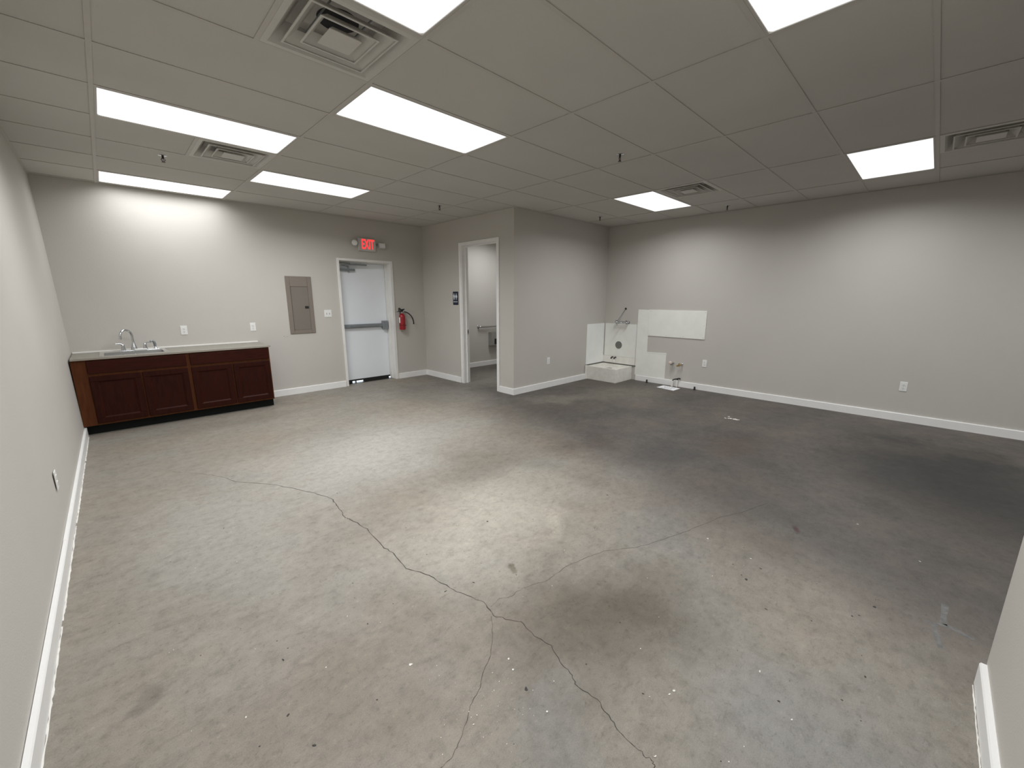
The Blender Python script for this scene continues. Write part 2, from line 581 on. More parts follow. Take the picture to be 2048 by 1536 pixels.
troffers = [(0, 1), (0, 5), (0, 9), (1, -1), (1, 3), (1, 7), (4, 3), (4, -1), (1, -5), (4, -5)]
vents = [(0, 2, 1), (0, 6, 1), (4, 2, 0), (4, -2, 0)]     # column, row, which half
tr_set = set(troffers)
vent_map = {(c, r): hf for c, r, hf in vents}
TW = 0.012                      # half width of a tee flange
tile_cache = {}


def tile(x0, x1, y0, y1):
    """one lay-in tile; the lower face sits just above the tee flanges"""
    g = 0.0015
    w_, d_ = round(x1 - x0 - 2 * g, 4), round(y1 - y0 - 2 * g, 4)
    if w_ < 0.02 or d_ < 0.02:
        return
    key = (w_, d_)
    cx, cy = (x0 + x1) / 2, (y0 + y1) / 2
    if key not in tile_cache:
        o = MB().box(-w_ / 2, w_ / 2, -d_ / 2, d_ / 2, 0, 0.016, 0.0015).build('ceiling_tile', 'tile', ceil)
        tile_cache[key] = o.data
    else:
        o = link('ceiling_tile', tile_cache[key], ceil)
    o.location = (cx, cy, H + 0.0045)


cols = [(-0.535, 0.0, -1)] + [(i * PX, (i + 1) * PX, i) for i in range(5)] + [(5 * PX, XR, 5)]
rows = [(j * PY, (j + 1) * PY, j) for j in range(-7, 10)] + [(10 * PY, BY, 10)]
FROW = FY


def in_block(x, y):
    return x > XS and y > YF


for (x0, x1, ci) in cols:
    for (y0, y1, rj) in rows:
        if y1 <= FROW:
            continue
        a0 = max(y0, FROW)
        if (ci, rj) in tr_set:
            continue
        if (ci, rj) in vent_map:
            xm = (x0 + x1) / 2
            if vent_map[(ci, rj)]:
                tile(x0, xm, a0, y1)
            else:
                tile(xm, x1, a0, y1)
            continue
        # cut round the washroom block
        if y0 >= YF and x0 < XS < x1:
            tile(x0, XS - 0.002, a0, y1)
        elif x0 >= XS and y0 < YF < y1:
            tile(x0, x1, a0, YF - 0.002)
        elif x0 < XS < x1 and y0 < YF < y1:
            tile(x0, XS - 0.002, a0, y1)
            tile(XS, x1, a0, YF - 0.002)
        elif in_block((x0 + x1) / 2, (y0 + y1) / 2):
            continue
        else:
            tile(x0, x1, a0, y1)

# main tees along y
for i in range(6):
    x = i * PX
    y1 = YF if x > XS else BY
    MB().box(x - TW, x + TW, FY, y1, H, H + 0.003).box(x - 0.001, x + 0.001, FY, y1, H + 0.003, H + 0.035).build('main_tee', 'tee', ceil)
# cross tees between the main tees
ct_cache = {}


def cross(xa, xb, y):
    L = round(xb - xa, 4)
    if L not in ct_cache:
        o = MB().box(-L / 2, L / 2, -TW, TW, 0, 0.003).box(-L / 2, L / 2, -0.001, 0.001, 0.003, 0.03).build('cross_tee', 'tee', ceil)
        ct_cache[L] = o.data
    else:
        o = link('cross_tee', ct_cache[L], ceil)
    o.location = ((xa + xb) / 2, y, H + 0.0006)


edges = [-0.535] + [i * PX for i in range(6)] + [XR]
for j in range(-7, 11):
    y = j * PY
    for k in range(7):
        a, b = edges[k], edges[k + 1]
        a += TW if k else 0
        b -= TW if k < 6 else 0
        if y > YF and a > XS:
            continue
        if y > YF and b > XS:
            b = XS
        cross(a, b, y)
for (c_, r_), hf in vent_map.items():      # short tee at the half cell beside a vent
    xm = (c_ + 0.5) * PX
    MB().box(xm - TW, xm + TW, r_ * PY + TW, (r_ + 1) * PY - TW, H + 0.0003, H + 0.0033).build('half_tee', 'tee', ceil)

# wall angle
for (x0, x1, y0, y1) in ((-0.56, XS, BY - 0.022, BY + 0.01), (-0.56, -0.505, FY, BY - 0.022), (XS - 0.022, XS + 0.01, YF - 0.022, BY - 0.022),
                         (XS + 0.01, XR, YF - 0.022, YF + 0.01), (XR - 0.022, XR + 0.01, FY, YF - 0.022)):
    MB().box(x0, x1, y0, y1, H - 0.0008, H + 0.0022).build('wall_angle', 'tee', ceil)
# washroom lid
MB().box(4.44, XR, 3.82, 6.22, H, H + 0.02).build('restroom_ceiling_panel', 'tile', ceil)

# ---- light panels
tro_lab = {
    (0, 1): 'lit ceiling light panel beside the largest square air vent',
    (0, 5): 'lit ceiling light panel touching the air vent near the cabinets',
    (0, 9): 'lit ceiling light panel against the back wall above the sink cabinets',
    (1, -1): 'lit ceiling light panel in front of the short wall end',
    (1, 3): 'lit ceiling light panel between the largest air vent and the middle sprinkler',
    (1, 7): 'lit ceiling light panel nearest the exit sign',
    (4, 3): 'lit ceiling light panel in front of the mop basin corner beside a vent',
    (4, -1): 'lit ceiling light panel beside the vent above the bare right wall outlet',
    (1, -5): 'lit ceiling light panel behind the short wall end',
    (4, -5): 'lit ceiling light panel in the front area along the right wall',
}
def panel_lamp(parent, sx, sy, z, watts):
    ld = bpy.data.lights.new('panel_lamp', 'AREA')
    ld.shape = 'RECTANGLE'
    ld.size, ld.size_y = sx, sy
    ld.energy = watts
    ld.color = (0.97, 0.985, 1.0)
    ld.spread = math.radians(SPREAD)
    lo = bpy.data.objects.new('panel_lamp', ld)
    COL.objects.link(lo)
    lo.parent = parent
    lo.location = (0, 0, z)
    return lo


TR = None
for (c_, r_) in troffers:
    loc = ((c_ + 0.5) * PX, (r_ + 0.5) * PY, H)
    t = thing('ceiling_light', tro_lab[(c_, r_)], 'ceiling light', loc, 0, 'recessed ceiling light panels')
    hw, hd = PX / 2 - 0.0125, PY / 2 - 0.0125
    if TR is None:
        f = MB()
        b = 0.014
        f.box(-hw, hw, -hd, -hd + b, 0.0, 0.012, 0.001)
        f.box(-hw, hw, hd - b, hd, 0.0, 0.012, 0.001)
        f.box(-hw, -hw + b, -hd + b, hd - b, 0.0, 0.012, 0.001)
        f.box(hw - b, hw, -hd + b, hd - b, 0.0, 0.012, 0.001)
        f.box(-hw, hw, -hd, hd, 0.02, 0.06)
        fo = f.build('frame', 'tee', t)
        pts = [(x, z, 0.005) for x, _, z in rounded(0, 0, 2 * (hw - b), 2 * (hd - b), 0.022, 0)]
        do = MB().poly(pts, (0, 0, 0.006)).build('diffuser', 'diffuser', t)
        TR = (fo.data, do.data)
    else:
        link('frame', TR[0], t)
        link('diffuser', TR[1], t)
    panel_lamp(t, 1.15, 0.54, 0.003, PANEL_W * {(0, 9): 0.46, (1, 7): 1.35, (0, 5): 0.88}.get((c_, r_), 1.0))

# washroom light (small square panel on its ceiling, out of sight above the door head)
t = thing('restroom_ceiling_light', 'lit ceiling panel inside the restroom', 'ceiling light', (5.75, 5.15, H))
MB().box(-0.31, 0.31, -0.61, 0.61, -0.02, 0.0, 0.004).build('frame', 'tee', t)
MB().box(-0.28, 0.28, -0.58, 0.58, -0.024, -0.0205).build('diffuser', 'diffuser', t)
panel_lamp(t, 0.54, 1.14, -0.026, PANEL_W * 0.8)


# ---- air vents
def vent(c_, r_, hf, label):
    cx = (c_ + (0.75 if hf else 0.25)) * PX
    cy = (r_ + 0.5) * PY
    t = thing('ceiling_vent', label, 'air vent', (cx, cy, H), 0, 'square louvred ceiling air vents')
    hs = PX / 4 - 0.013
    f = MB()
    f.ring(hs, hs - 0.030, 0.001, 0.001, 0.003)          # flat flange
    f.ring(hs - 0.030, 0.190, 0.001, 0.085, 0.002)       # outer cone
    f.box(-0.200, 0.200, -0.200, 0.200, 0.087, 0.092)     # back pan
    f.build('frame', 'ventmetal', t)
    MB().lathe([(0.100, 0.0868), (0.100, 0.0862)], n=32).build('duct_opening', 'duct', t)  # flat disc; the darkness inside the duct is put into its black colour
    for o_, i_, z0, z1 in ((0.212, 0.150, -0.004, 0.048), (0.143, 0.092, -0.006, 0.040)):
        m = MB()
        m.ring(o_, i_, z0, z1, 0.002)
        m.ring(o_ + 0.002, o_ - 0.008, z0 - 0.001, z0 - 0.001, 0.003)
        m.build('louver', 'ventmetal', t)
    MB().ring(0.080, 0.055, -0.008, 0.016, 0.002).box(-0.081, 0.081, -0.081, 0.081, -0.010, -0.008).build('center_plate', 'ventmetal', t)
    for sx in (-1, 1):
        MB().box(sx * 0.10 - 0.003, sx * 0.10 + 0.003, -0.2, 0.2, 0.060, 0.066).build('bracket', 'greymetal', t)


vent(0, 2, 1, 'large square air vent with stepped louvers touching two light panels at its corners')
vent(0, 6, 1, 'square air vent with stepped louvers above the brown cabinets')
vent(4, 2, 0, 'square air vent with stepped louvers in front of the mop basin corner')
vent(4, -2, 0, 'square air vent with stepped louvers above the bare stretch of right wall')

# ---- sprinklers
sp_lab = ['sprinkler head between the vent and light above the sink cabinets', 'sprinkler head alone in the middle of the ceiling',
          'sprinkler head near the exit sign and restroom corner', 'sprinkler head beside the restroom front wall',
          'sprinkler head near the right wall by the mop basin light']
SPK = None
for (x, y), lab in zip(((0.452, 4.432), (3.445, 1.433), (3.505, 4.395), (5.83, 3.238), (6.423, 1.494)), sp_lab):
    t = thing('sprinkler', lab, 'sprinkler', (x, y, H + 0.0055), 0, 'ceiling fire sprinklers')
    if SPK is None:
        a = MB().lathe([(0.010, -0.006), (0.030, -0.005), (0.036, 0.0)], n=20).build('escutcheon', 'chrome', t, True)
        b = MB().tube([(0, 0, 0), (0, 0, -0.030)], 0.009, 10).tube([(0.008, 0, -0.026), (0.015, 0, -0.038), (0.004, 0, -0.056)], 0.003, 6) \
            .tube([(-0.008, 0, -0.026), (-0.015, 0, -0.038), (-0.004, 0, -0.056)], 0.003, 6).build('frame_arms', 'bronze', t, True)
        c = MB().lathe([(0.004, -0.054), (0.016, -0.058), (0.016, -0.060), (0.002, -0.060)], n=16).build('deflector', 'bronze', t, True)
        e_ = MB().tube([(0, 0, -0.030), (0, 0, -0.052)], 0.0025, 6).build('glass_bulb', 'red', t, True)
        SPK = [('escutcheon', a.data), ('frame_arms', b.data), ('deflector', c.data), ('glass_bulb', e_.data)]
    else:
        for nm, me in SPK:
            link(nm, me, t)

# ------------------------------------------------------------------ exit door
dr = thing('door_1', 'white steel exit door with grey panic bar in the back wall', 'door', (3.18, BY, 0))
dr['kind'] = 'structure'


def P(mb, name, mat, parent, off=(3.18, BY, 0), **kw):
    """build from world coordinates, shifted into the parent's space"""
    bmesh.ops.translate(mb.bm, verts=list(mb.bm.verts), vec=(-off[0], -off[1], -off[2]))
    return mb.build(name, mat, parent, **kw)


fx0, fx1, fz = 2.685, 3.682, 2.150
f = MB()
f.box(fx0, 2.722, BY - 0.016, 6.40, 0, fz, 0.002)
f.box(3.632, fx1, BY - 0.016, 6.40, 0, fz, 0.002)
f.box(2.722, 3.632, BY - 0.016, 6.40, 2.112, fz, 0.002)
f.box(3.618, 3.632, 6.300, 6.372, 0, 2.112)
f.box(2.722, 2.736, 6.300, 6.372, 0, 2.112)
f.box(2.736, 3.618, 6.300, 6.372, 2.098, 2.112)
P(f, 'door_frame', 'frame_paint', dr)
slab = P(MB().box(2.728, 3.620, 6.376, 6.420, 0.060, 2.096, 0.002), 'door_slab', 'doorpaint', dr)
s = MB().box(2.728, 3.626, 6.380, 6.412, 0.030, 0.060)
s.box(2.728, 2.875, 6.380, 6.412, 0.004, 0.030)
s.box(2.935, 2.950, 6.380, 6.412, 0.004, 0.030)
s.box(3.085, 3.590, 6.380, 6.412, 0.004, 0.030)
P(s, 'door_sweep', 'black', dr)
P(MB().box(3.6205, 3.6315, 6.373, 6.420, 0.03, 2.098).box(2.723, 3.6315, 6.374, 6.420, 2.0965, 2.105), 'weatherstrip', 'black', dr)
pb = P(MB().box(2.75, 3.52, 6.318, 6.352, 0.990, 1.040, 0.006, 2).box(2.75, 3.52, 6.352, 6.3765, 0.982, 1.048, 0.003), 'panic_bar', 'barmetal', dr)
P(MB().box(3.500, 3.600, 6.300, 6.3765, 0.938, 1.094, 0.010, 2), 'latch_case', 'barmetal', dr)
P(MB().box(2.90, 3.42, 6.305, 6.320, 0.998, 1.032, 0.004), 'push_pad', 'greymetal', dr)
P(MB().box(2.742, 3.055, 6.325, 6.3765, 1.960, 1.998, 0.004, 2), 'closer_body', 'greymetal', dr)
P(MB().tube([(2.945, 6.345, 1.942), (2.945, 6.345, 2.038)], 0.013, 12).tube([(2.945, 6.345, 2.034), (2.80, 6.285, 2.048)], 0.006, 8)
  .tube([(2.80, 6.285, 2.048), (2.96, 6.282, 2.062)], 0.006, 8), 'closer_arm', 'greymetal', dr, smooth=True)
P(MB().box(2.95, 3.245, 6.266, 6.299, 2.052, 2.076, 0.003).box(2.745, 2.95, 6.272, 6.299, 2.072, 2.088, 0.002), 'closer_track', 'greymetal', dr)
P(MB().box(2.722, 3.632, 6.30, 6.44, 0.0005, 0.0035), 'threshold', 'bronze', dr)

# ---- exit sign
es = thing('exit_sign', 'lit red exit sign with two emergency lamp heads above the exit door', 'exit sign', (3.215, BY, 2.392))
MB().box(-0.158, 0.158, -0.050, 0.0, -0.105, 0.105, 0.012, 3).build('housing', 'signbody', es)
lm = text_mesh('EXIT', 0.205, 0.001, 0.004, 0.60)
xs_ = [v.co.x for v in lm.vertices]
zs_ = [v.co.z for v in lm.vertices]
lm.transform(Matrix.Translation((-(max(xs_) + min(xs_)) / 2, 0, -(max(zs_) + min(zs_)) / 2)))
sxx, szz = 0.222 / (max(xs_) - min(xs_)), 0.160 / (max(zs_) - min(zs_))
lm.transform(Matrix.Diagonal((sxx, 1, szz, 1)))
lm.transform(Matrix.Translation((0.012, -0.0520, 0.008)))
lm.materials.append(MT['exitred'])
link('letters', lm, es)
for s_ in (-1, 1):
    a = MB().tube([(s_ * 0.155, -0.025, 0.012), (s_ * 0.190, -0.030, 0.012)], 0.014, 10)
    a.build('lamp_bracket', 'greymetal', es, True)
    hd = MB()
    if s_ < 0:
        hd.lathe([(0.026, 0.0), (0.048, -0.03), (0.050, -0.062), (0.047, -0.066)], (-0.220, -0.012, 0.016), (0.18, 1, 0.05), 20)
        o = hd.build('lamp_head', 'lamp_white', es, True)
        MB().lathe([(0.043, -0.0665), (0.040, -0.072), (0.01, -0.076)], (-0.220, -0.012, 0.016), (0.18, 1, 0.05), 20).build('lens', 'plastic', o, True)
    else:
        hd.box(0.205, 0.315, -0.088, -0.010, -0.038, 0.048, 0.008, 2)
        o = hd.build('lamp_head', 'lamp_white', es)
        MB().box(0.213, 0.307, -0.092, -0.0885, -0.030, 0.038, 0.002).build('lens', 'plastic', o)

# ---- breaker panel
ep = thing('breaker_panel', 'taupe metal electrical breaker panel set in the back wall', 'electrical panel', (2.067, BY, 1.395))
f = MB()
hw, hh = 0.189, 0.438
fw = 0.062
f.box(-hw, -hw + fw, -0.016, 0.0, -hh, hh, 0.004)
f.box(hw - fw, hw, -0.016, 0.0, -hh, hh, 0.004)
f.box(-hw + fw, hw - fw, -0.016, 0.0, hh - 0.155, hh, 0.004)
f.box(-hw + fw, hw - fw, -0.016, 0.0, -hh, -hh + 0.052, 0.004)
f.build('cover', 'panel', ep)
pd = MB().box(-hw + fw + 0.002, hw - fw - 0.002, -0.013, -0.002, -hh + 0.054, hh - 0.157, 0.002).build('panel_door', 'panel_door', ep)
MB().box(0.060, 0.115, -0.020, -0.0125, -0.052, -0.014, 0.002).build('latch', 'black', pd)
MB().box(-hw + fw - 0.001, -hw + fw + 0.0015, -0.018, -0.0155, -hh + 0.054, hh - 0.157).build('hinge', 'slot', pd)


# ---- wall plates
def outlet(loc, rz, label, group='duplex wall outlets'):
    t = thing('wall_outlet', label, 'outlet', loc, rz, group)
    MB().box(-0.036, 0.036, -0.006, 0.0, -0.059, 0.059, 0.003, 2).build('cover_plate', 'plastic', t)
    for s_ in (-1, 1):
        r = MB().poly(rounded(0, s_ * 0.020, 0.033, 0.028, 0.010, -0.0085), (0, 0.004, 0)).build('receptacle', 'plastic', t)
        MB().box(-0.008, -0.0055, -0.0088, -0.0084, s_ * 0.020 - 0.002, s_ * 0.020 + 0.007).box(0.0055, 0.008, -0.0088, -0.0084, s_ * 0.020 - 0.002, s_ * 0.020 + 0.007) \
            .box(-0.0025, 0.0025, -0.0088, -0.0084, s_ * 0.020 - 0.010, s_ * 0.020 - 0.005).build('slots', 'slot', r)
    MB().lathe([(0.003, -0.0075), (0.003, -0.006)], (0, 0, 0), (0, 1, 0), 8).build('screw', 'steel', t)
    return t


outlet((0.579, BY, 1.084), 0, 'white wall outlet above the counter beside the sink')
outlet((1.383, BY, 1.091), 0, 'white wall outlet above the far end of the counter')
outlet((XR, 1.741, 0.453), -PI / 2, 'white wall outlet beside the capped pipes and white panel')
outlet((XR, -0.668, 0.440), -PI / 2, 'white wall outlet alone low on the bare right wall')
outlet((5.152, YF, 0.460), 0, 'white wall outlet low between the restroom corner and mop basin')
outlet((XL(2.885) - 0.0, 2.885, 0.400), PI / 2, 'white wall outlet low on the left wall above the baseboard')

t = thing('light_switch', 'white double toggle switch plate beside the exit door', 'light switch', (2.475, BY, 1.256))
MB().box(-0.058, 0.058, -0.006, 0.0, -0.058, 0.058, 0.003, 2).build('cover_plate', 'plastic', t)
for s_ in (-1, 1):
    r = MB().box(s_ * 0.023 - 0.0055, s_ * 0.023 + 0.0055, -0.0065, -0.0055, -0.0125, 0.0125).build('toggle_slot', 'disc', t)
    MB().box(s_ * 0.023 - 0.004, s_ * 0.023 + 0.004, -0.020, -0.006, -0.002, 0.009, 0.001).build('toggle', 'plastic', t)

# ---- fire extinguisher
fe = thing('fire_extinguisher', 'red fire extinguisher with black hose hanging beside the exit door', 'fire extinguisher', (3.785, BY - 0.072, 0.925))
MB().lathe([(0.040, 0.0), (0.052, 0.006), (0.056, 0.018), (0.056, 0.235), (0.052, 0.262), (0.038, 0.285), (0.020, 0.297), (0.017, 0.305)], n=28) \
    .build('cylinder', 'red', fe, True)
MB().lathe([(0.0572, 0.078), (0.0572, 0.092)], n=28).box(0.045, 0.082, -0.012, 0.012, 0.076, 0.086, 0.002).build('strap', simple('strap_dark_red', (0.10, 0.006, 0.008), 0.4), fe, True)
MB().lathe([(0.017, 0.303), (0.019, 0.310), (0.019, 0.328), (0.014, 0.334)], n=16).build('neck', 'steel', fe, True)
vb = MB().box(-0.030, 0.022, -0.014, 0.014, 0.326, 0.352, 0.004, 2).build('valve', 'black', fe)
MB().poly([(0.02, -0.010, 0.348), (-0.020, -0.010, 0.352), (-0.055, -0.010, 0.395), (-0.060, -0.010, 0.402), (-0.045, -0.010, 0.405), (-0.010, -0.010, 0.376), (0.055, -0.010, 0.385), (0.06, -0.010, 0.376)], (0, 0.020, 0), 0.002) \
    .build('squeeze_handle', 'black', fe)
MB().box(-0.098, -0.028, -0.010, 0.010, 0.330, 0.340, 0.002).build('carry_handle', 'black', fe)
MB().tube([(-0.062, -0.012, 0.338), (-0.062, -0.014, 0.400)], 0.012, 8).build('pull_pin', 'black', fe, True)
hp = []
for k in range(15):
    u = k / 14
    hp.append((0.030 + 0.205 * (1 - (1 - u) ** 1.55) * 0.92 + 0.012 * u, -0.015 - 0.030 * math.sin(PI * u), 0.332 - 0.235 * u ** 1.65))
hs_ = MB().tube(hp, [0.010] * 12 + [0.0105, 0.0115, 0.0115], 10).build('hose', 'black', fe, True)
MB().tube([(0.018, -0.006, 0.334), (0.036, -0.015, 0.332)], 0.012, 10).build('hose_fitting', 'steel', fe, True)
lab = MB()
for k in range(7):
    a0 = math.radians(138 + k * 9)
    a1 = math.radians(138 + (k + 1) * 9)
    q = 0.0567
    lab.hexa([(q * math.cos(a0), q * math.sin(a0), 0.13), (q * math.cos(a1), q * math.sin(a1), 0.13), ((q + .0006) * math.cos(a1), (q + .0006) * math.sin(a1), 0.13), ((q + .0006) * math.cos(a0), (q + .0006) * math.sin(a0), 0.13)],
             [(q * math.cos(a0), q * math.sin(a0), 0.23), (q * math.cos(a1), q * math.sin(a1), 0.23), ((q + .0006) * math.cos(a1), (q + .0006) * math.sin(a1), 0.23), ((q + .0006) * math.cos(a0), (q + .0006) * math.sin(a0), 0.23)])
lab.build('label_sticker', 'paper', fe)
MB().box(-0.015, 0.015, 0.045, 0.072, 0.02, 0.34, 0.002).build('wall_bracket', 'greymetal', fe)

# ------------------------------------------------------------------ restroom doorway
d2 = thing('door_2', 'white cased open doorway to the restroom', 'doorway', (XS, 4.525, 0))
d2['kind'] = 'structure'
o2 = (XS, 4.525, 0)
f = MB()
cw = 0.055
f.box(XS - 0.016, XS, 4.975, 5.030, 0, 2.422, 0.003)
f.box(XS - 0.016, XS, 4.020, 4.075, 0, 2.422, 0.003)
f.box(XS - 0.016, XS, 4.075, 4.975, 2.367, 2.422, 0.003)
P(f, 'casing', 'trim', d2, o2)
f = MB()
f.box(XS - 0.002, 4.452, 4.960, 4.985, 0, 2.395)
f.box(XS - 0.002, 4.452, 4.065, 4.090, 0, 2.395)
f.box(XS - 0.002, 4.452, 4.090, 4.960, 2.370, 2.395)
P(f, 'jamb', 'trim', d2, o2)
f = MB()
f.box(4.385, 4.400, 4.942, 4.960, 0, 2.370)
f.box(4.385, 4.400, 4.090, 4.108, 0, 2.370)
f.box(4.385, 4.400, 4.108, 4.942, 2.352, 2.370)
P(f, 'door_stop', 'trim', d2, o2)
f = MB()
f.box(4.440, 4.456, 4.975, 5.030, 0, 2.422, 0.003)
f.box(4.440, 4.456, 4.020, 4.075, 0, 2.422, 0.003)
f.box(4.440, 4.456, 4.075, 4.975, 2.367, 2.422, 0.003)
P(f, 'inside_casing', 'trim', d2, o2)
sp_ = P(MB().box(4.405, 4.438, 4.957, 4.9605, 0.870, 0.970, 0.001), 'strike_plate', 'steel', d2, o2)
P(MB().box(4.415, 4.430, 4.9562, 4.9572, 0.895, 0.945), 'strike_hole', 'slot', sp_, (0, 0, 0)).location = (-o2[0], -o2[1], 0)
sp_.children[0].location = (-XS, -4.525, 0)

# ---- restroom sign
rs = thing('restroom_sign', 'small navy restroom sign with white figures beside the open doorway', 'sign', (XS, 5.158, 1.503), -PI / 2)
MB().poly(rounded(0, 0, 0.150, 0.230, 0.014, -0.006), (0, 0.006, 0)).build('sign_plate', 'navy', rs)


def figure(cx, dress):
    m = MB()
    m.poly([(cx + 0.0105 * math.cos(2 * PI * k / 12), -0.0075, 0.072 + 0.0105 * math.sin(2 * PI * k / 12)) for k in range(12)], (0, 0.0015, 0))
    if dress:
        m.poly([(cx - 0.013, -0.0075, 0.057), (cx + 0.013, -0.0075, 0.057), (cx + 0.028, -0.0075, 0.010), (cx - 0.028, -0.0075, 0.010)], (0, 0.0015, 0))
        for q in (-1, 1):
            m.poly([(cx + q * 0.003, -0.0075, 0.010), (cx + q * 0.012, -0.0075, 0.010), (cx + q * 0.011, -0.0075, -0.025), (cx + q * 0.004, -0.0075, -0.025)], (0, 0.0015, 0))
            m.poly([(cx + q * 0.013, -0.0075, 0.057), (cx + q * 0.019, -0.0075, 0.054), (cx + q * 0.032, -0.0075, 0.022), (cx + q * 0.027, -0.0075, 0.020)], (0, 0.0015, 0))
    else:
        m.poly([(cx - 0.015, -0.0075, 0.057), (cx + 0.015, -0.0075, 0.057), (cx + 0.015, -0.0075, 0.014), (cx - 0.015, -0.0075, 0.014)], (0, 0.0015, 0))
        for q in (-1, 1):
            m.poly([(cx + q * 0.0015, -0.0075, 0.014), (cx + q * 0.015, -0.0075, 0.014), (cx + q * 0.013, -0.0075, -0.025), (cx + q * 0.003, -0.0075, -0.025)], (0, 0.0015, 0))
            m.poly([(cx + q * 0.0165, -0.0075, 0.057), (cx + q * 0.022, -0.0075, 0.055), (cx + q * 0.024, -0.0075, 0.016), (cx + q * 0.0175, -0.0075, 0.016)], (0, 0.0015, 0))
    m.build('figure', 'signwhite', rs)


figure(-0.040, False)
figure(0.024, True)
lm = text_mesh('RESTROOM', 0.026, 0.0006, 0.0006, 0.85)
lm.transform(Matrix.Translation((0, -0.0070, -0.062)))
lm.materials.append(MT['signwhite'])
link('sign_text', lm, rs)

# ---- inside the restroom
gb = thing('grab_bar', 'stainless steel grab bar on the restroom wall', 'grab bar', (5.69, 6.22, 0.880))
MB().lathe([(0.038, 0.0), (0.038, -0.004), (0.030, -0.010), (0.018, -0.012)], (0.02, 0, 0), (0, 1, 0), 20).build('flange', 'steel', gb, True)
MB().lathe([(0.038, 0.0), (0.038, -0.004), (0.030, -0.010), (0.018, -0.012)], (0.94, 0, 0), (0, 1, 0), 20).build('flange', 'steel', gb, True)
gp = [(0.02, 0, 0), (0.02, -0.03, 0)] + [(0.02 + 0.025 * (1 - math.cos(a)), -0.03 - 0.025 * math.sin(a), 0) for a in (0.4, 0.8, 1.2, PI / 2)]
gp2 = [(0.96 - x, y, z) for x, y, z in gp][::-1]
MB().tube(gp + gp2, 0.018, 14).build('bar', 'steel', gb, True)
dp = thing('paper_dispenser', 'grey metal paper dispenser under the grab bar', 'dispenser', (6.165, 6.22, 0.600))
MB().box(-0.165, 0.165, -0.105, 0.0, -0.150, 0.150, 0.006, 2).build('case', 'steel', dp)
MB().box(-0.070, 0.120, -0.109, -0.1045, -0.130, 0.0, 0.002).build('window', 'black', dp)

# ------------------------------------------------------------------ sink cabinets
CFY = 5.575            # face frame plane


def cabinet(name, label, x0, x1, stile_l, stile_r):
    cx = (x0 + x1) / 2
    off = (cx, 5.875, 0)
    t = thing(name, label, 'cabinet', off, 0, 'cherry brown base cabinets')
    b = MB().box(x0, x0 + 0.018, CFY + 0.02, BY - 0.002, 0.11, 0.845).box(x1 - 0.018, x1, CFY + 0.02, BY - 0.002, 0.11, 0.845) \
        .box(x0 + 0.018, x1 - 0.018, CFY + 0.02, BY - 0.002, 0.11, 0.128).box(x0 + 0.018, x1 - 0.018, BY - 0.012, BY - 0.002, 0.128, 0.845)
    P(b, 'body', 'woodf', t, off)
    xa, xb = x0 + stile_l, x1 - stile_r
    f = MB()
    f.box(x0, xa, CFY, CFY + 0.020, 0.11, 0.845, 0.001)
    f.box(xb, x1, CFY, CFY + 0.020, 0.11, 0.845, 0.001)
    f.box(xa, xb, CFY, CFY + 0.020, 0.11, 0.150)
    f.box(xa, xb, CFY, CFY + 0.020, 0.655, 0.700)
    f.box(xa, xb, CFY, CFY + 0.020, 0.815, 0.845)
    f.box((xa + xb) / 2 - 0.02, (xa + xb) / 2 + 0.02, CFY + 0.001, CFY + 0.020, 0.150, 0.655)
    P(f, 'face_frame', 'woodf', t, off)
    P(MB().box(x0, x1, 5.652, 5.668, 0.0, 0.11), 'toe_kick', 'toe', t, off)
    # drawer front
    e = 0.008
    dw = MB().box(xa - e, xb + e, CFY - 0.020, CFY, 0.693, 0.832, 0.004, 2)
    P(dw, 'drawer_front', 'woodh', t, off)
    # two framed doors
    mid = (xa + xb) / 2
    for (a, c) in ((xa - e, mid - 0.007), (mid + 0.007, xb + e)):
        z0, z1, s = 0.134, 0.662, 0.058
        ro = P(MB().box(a, c, CFY - 0.020, CFY, z0, z0 + s, 0.003).box(a, c, CFY - 0.020, CFY, z1 - s, z1, 0.003)
               .box(a, a + s, CFY - 0.020, CFY, z0 + s, z1 - s, 0.003).box(c - s, c, CFY - 0.020, CFY, z0 + s, z1 - s, 0.003),
               'door', 'wood', t, off)
        q = 0.012
        i0, i1, k0, k1 = a + s, c - s, z0 + s, z1 - s
        y0, y1 = CFY - 0.017, CFY - 0.009
        m = MB()
        # sloped moulding round the recessed panel
        m.hexa([(i0, y0, k0), (i1, y0, k0), (i1 - q, y1, k0 + q), (i0 + q, y1, k0 + q)], [(i0, CFY, k0), (i1, CFY, k0), (i1 - q, CFY, k0 + q), (i0 + q, CFY, k0 + q)])
        m.hexa([(i0, y0, k1), (i1, y0, k1), (i1 - q, y1, k1 - q), (i0 + q, y1, k1 - q)], [(i0, CFY, k1), (i1, CFY, k1), (i1 - q, CFY, k1 - q), (i0 + q, CFY, k1 - q)])
        m.hexa([(i0, y0, k0), (i0, y0, k1), (i0 + q, y1, k1 - q), (i0 + q, y1, k0 + q)], [(i0, CFY, k0), (i0, CFY, k1), (i0 + q, CFY, k1 - q), (i0 + q, CFY, k0 + q)])
        m.hexa([(i1, y0, k0), (i1, y0, k1), (i1 - q, y1, k1 - q), (i1 - q, y1, k0 + q)], [(i1, CFY, k0), (i1, CFY, k1), (i1 - q, CFY, k1 - q), (i1 - q, CFY, k0 + q)])
        mo = m.build('moulding', 'woodh', ro)
        mo.location = (-off[0], -off[1], -off[2])
        pn = MB().box(i0 + q - .001, i1 - q + .001, CFY - 0.0085, CFY - 0.003, k0 + q - .001, k1 - q + .001).build('door_panel', 'wood', ro)
        pn.location = (-off[0], -off[1], -off[2])
    return t


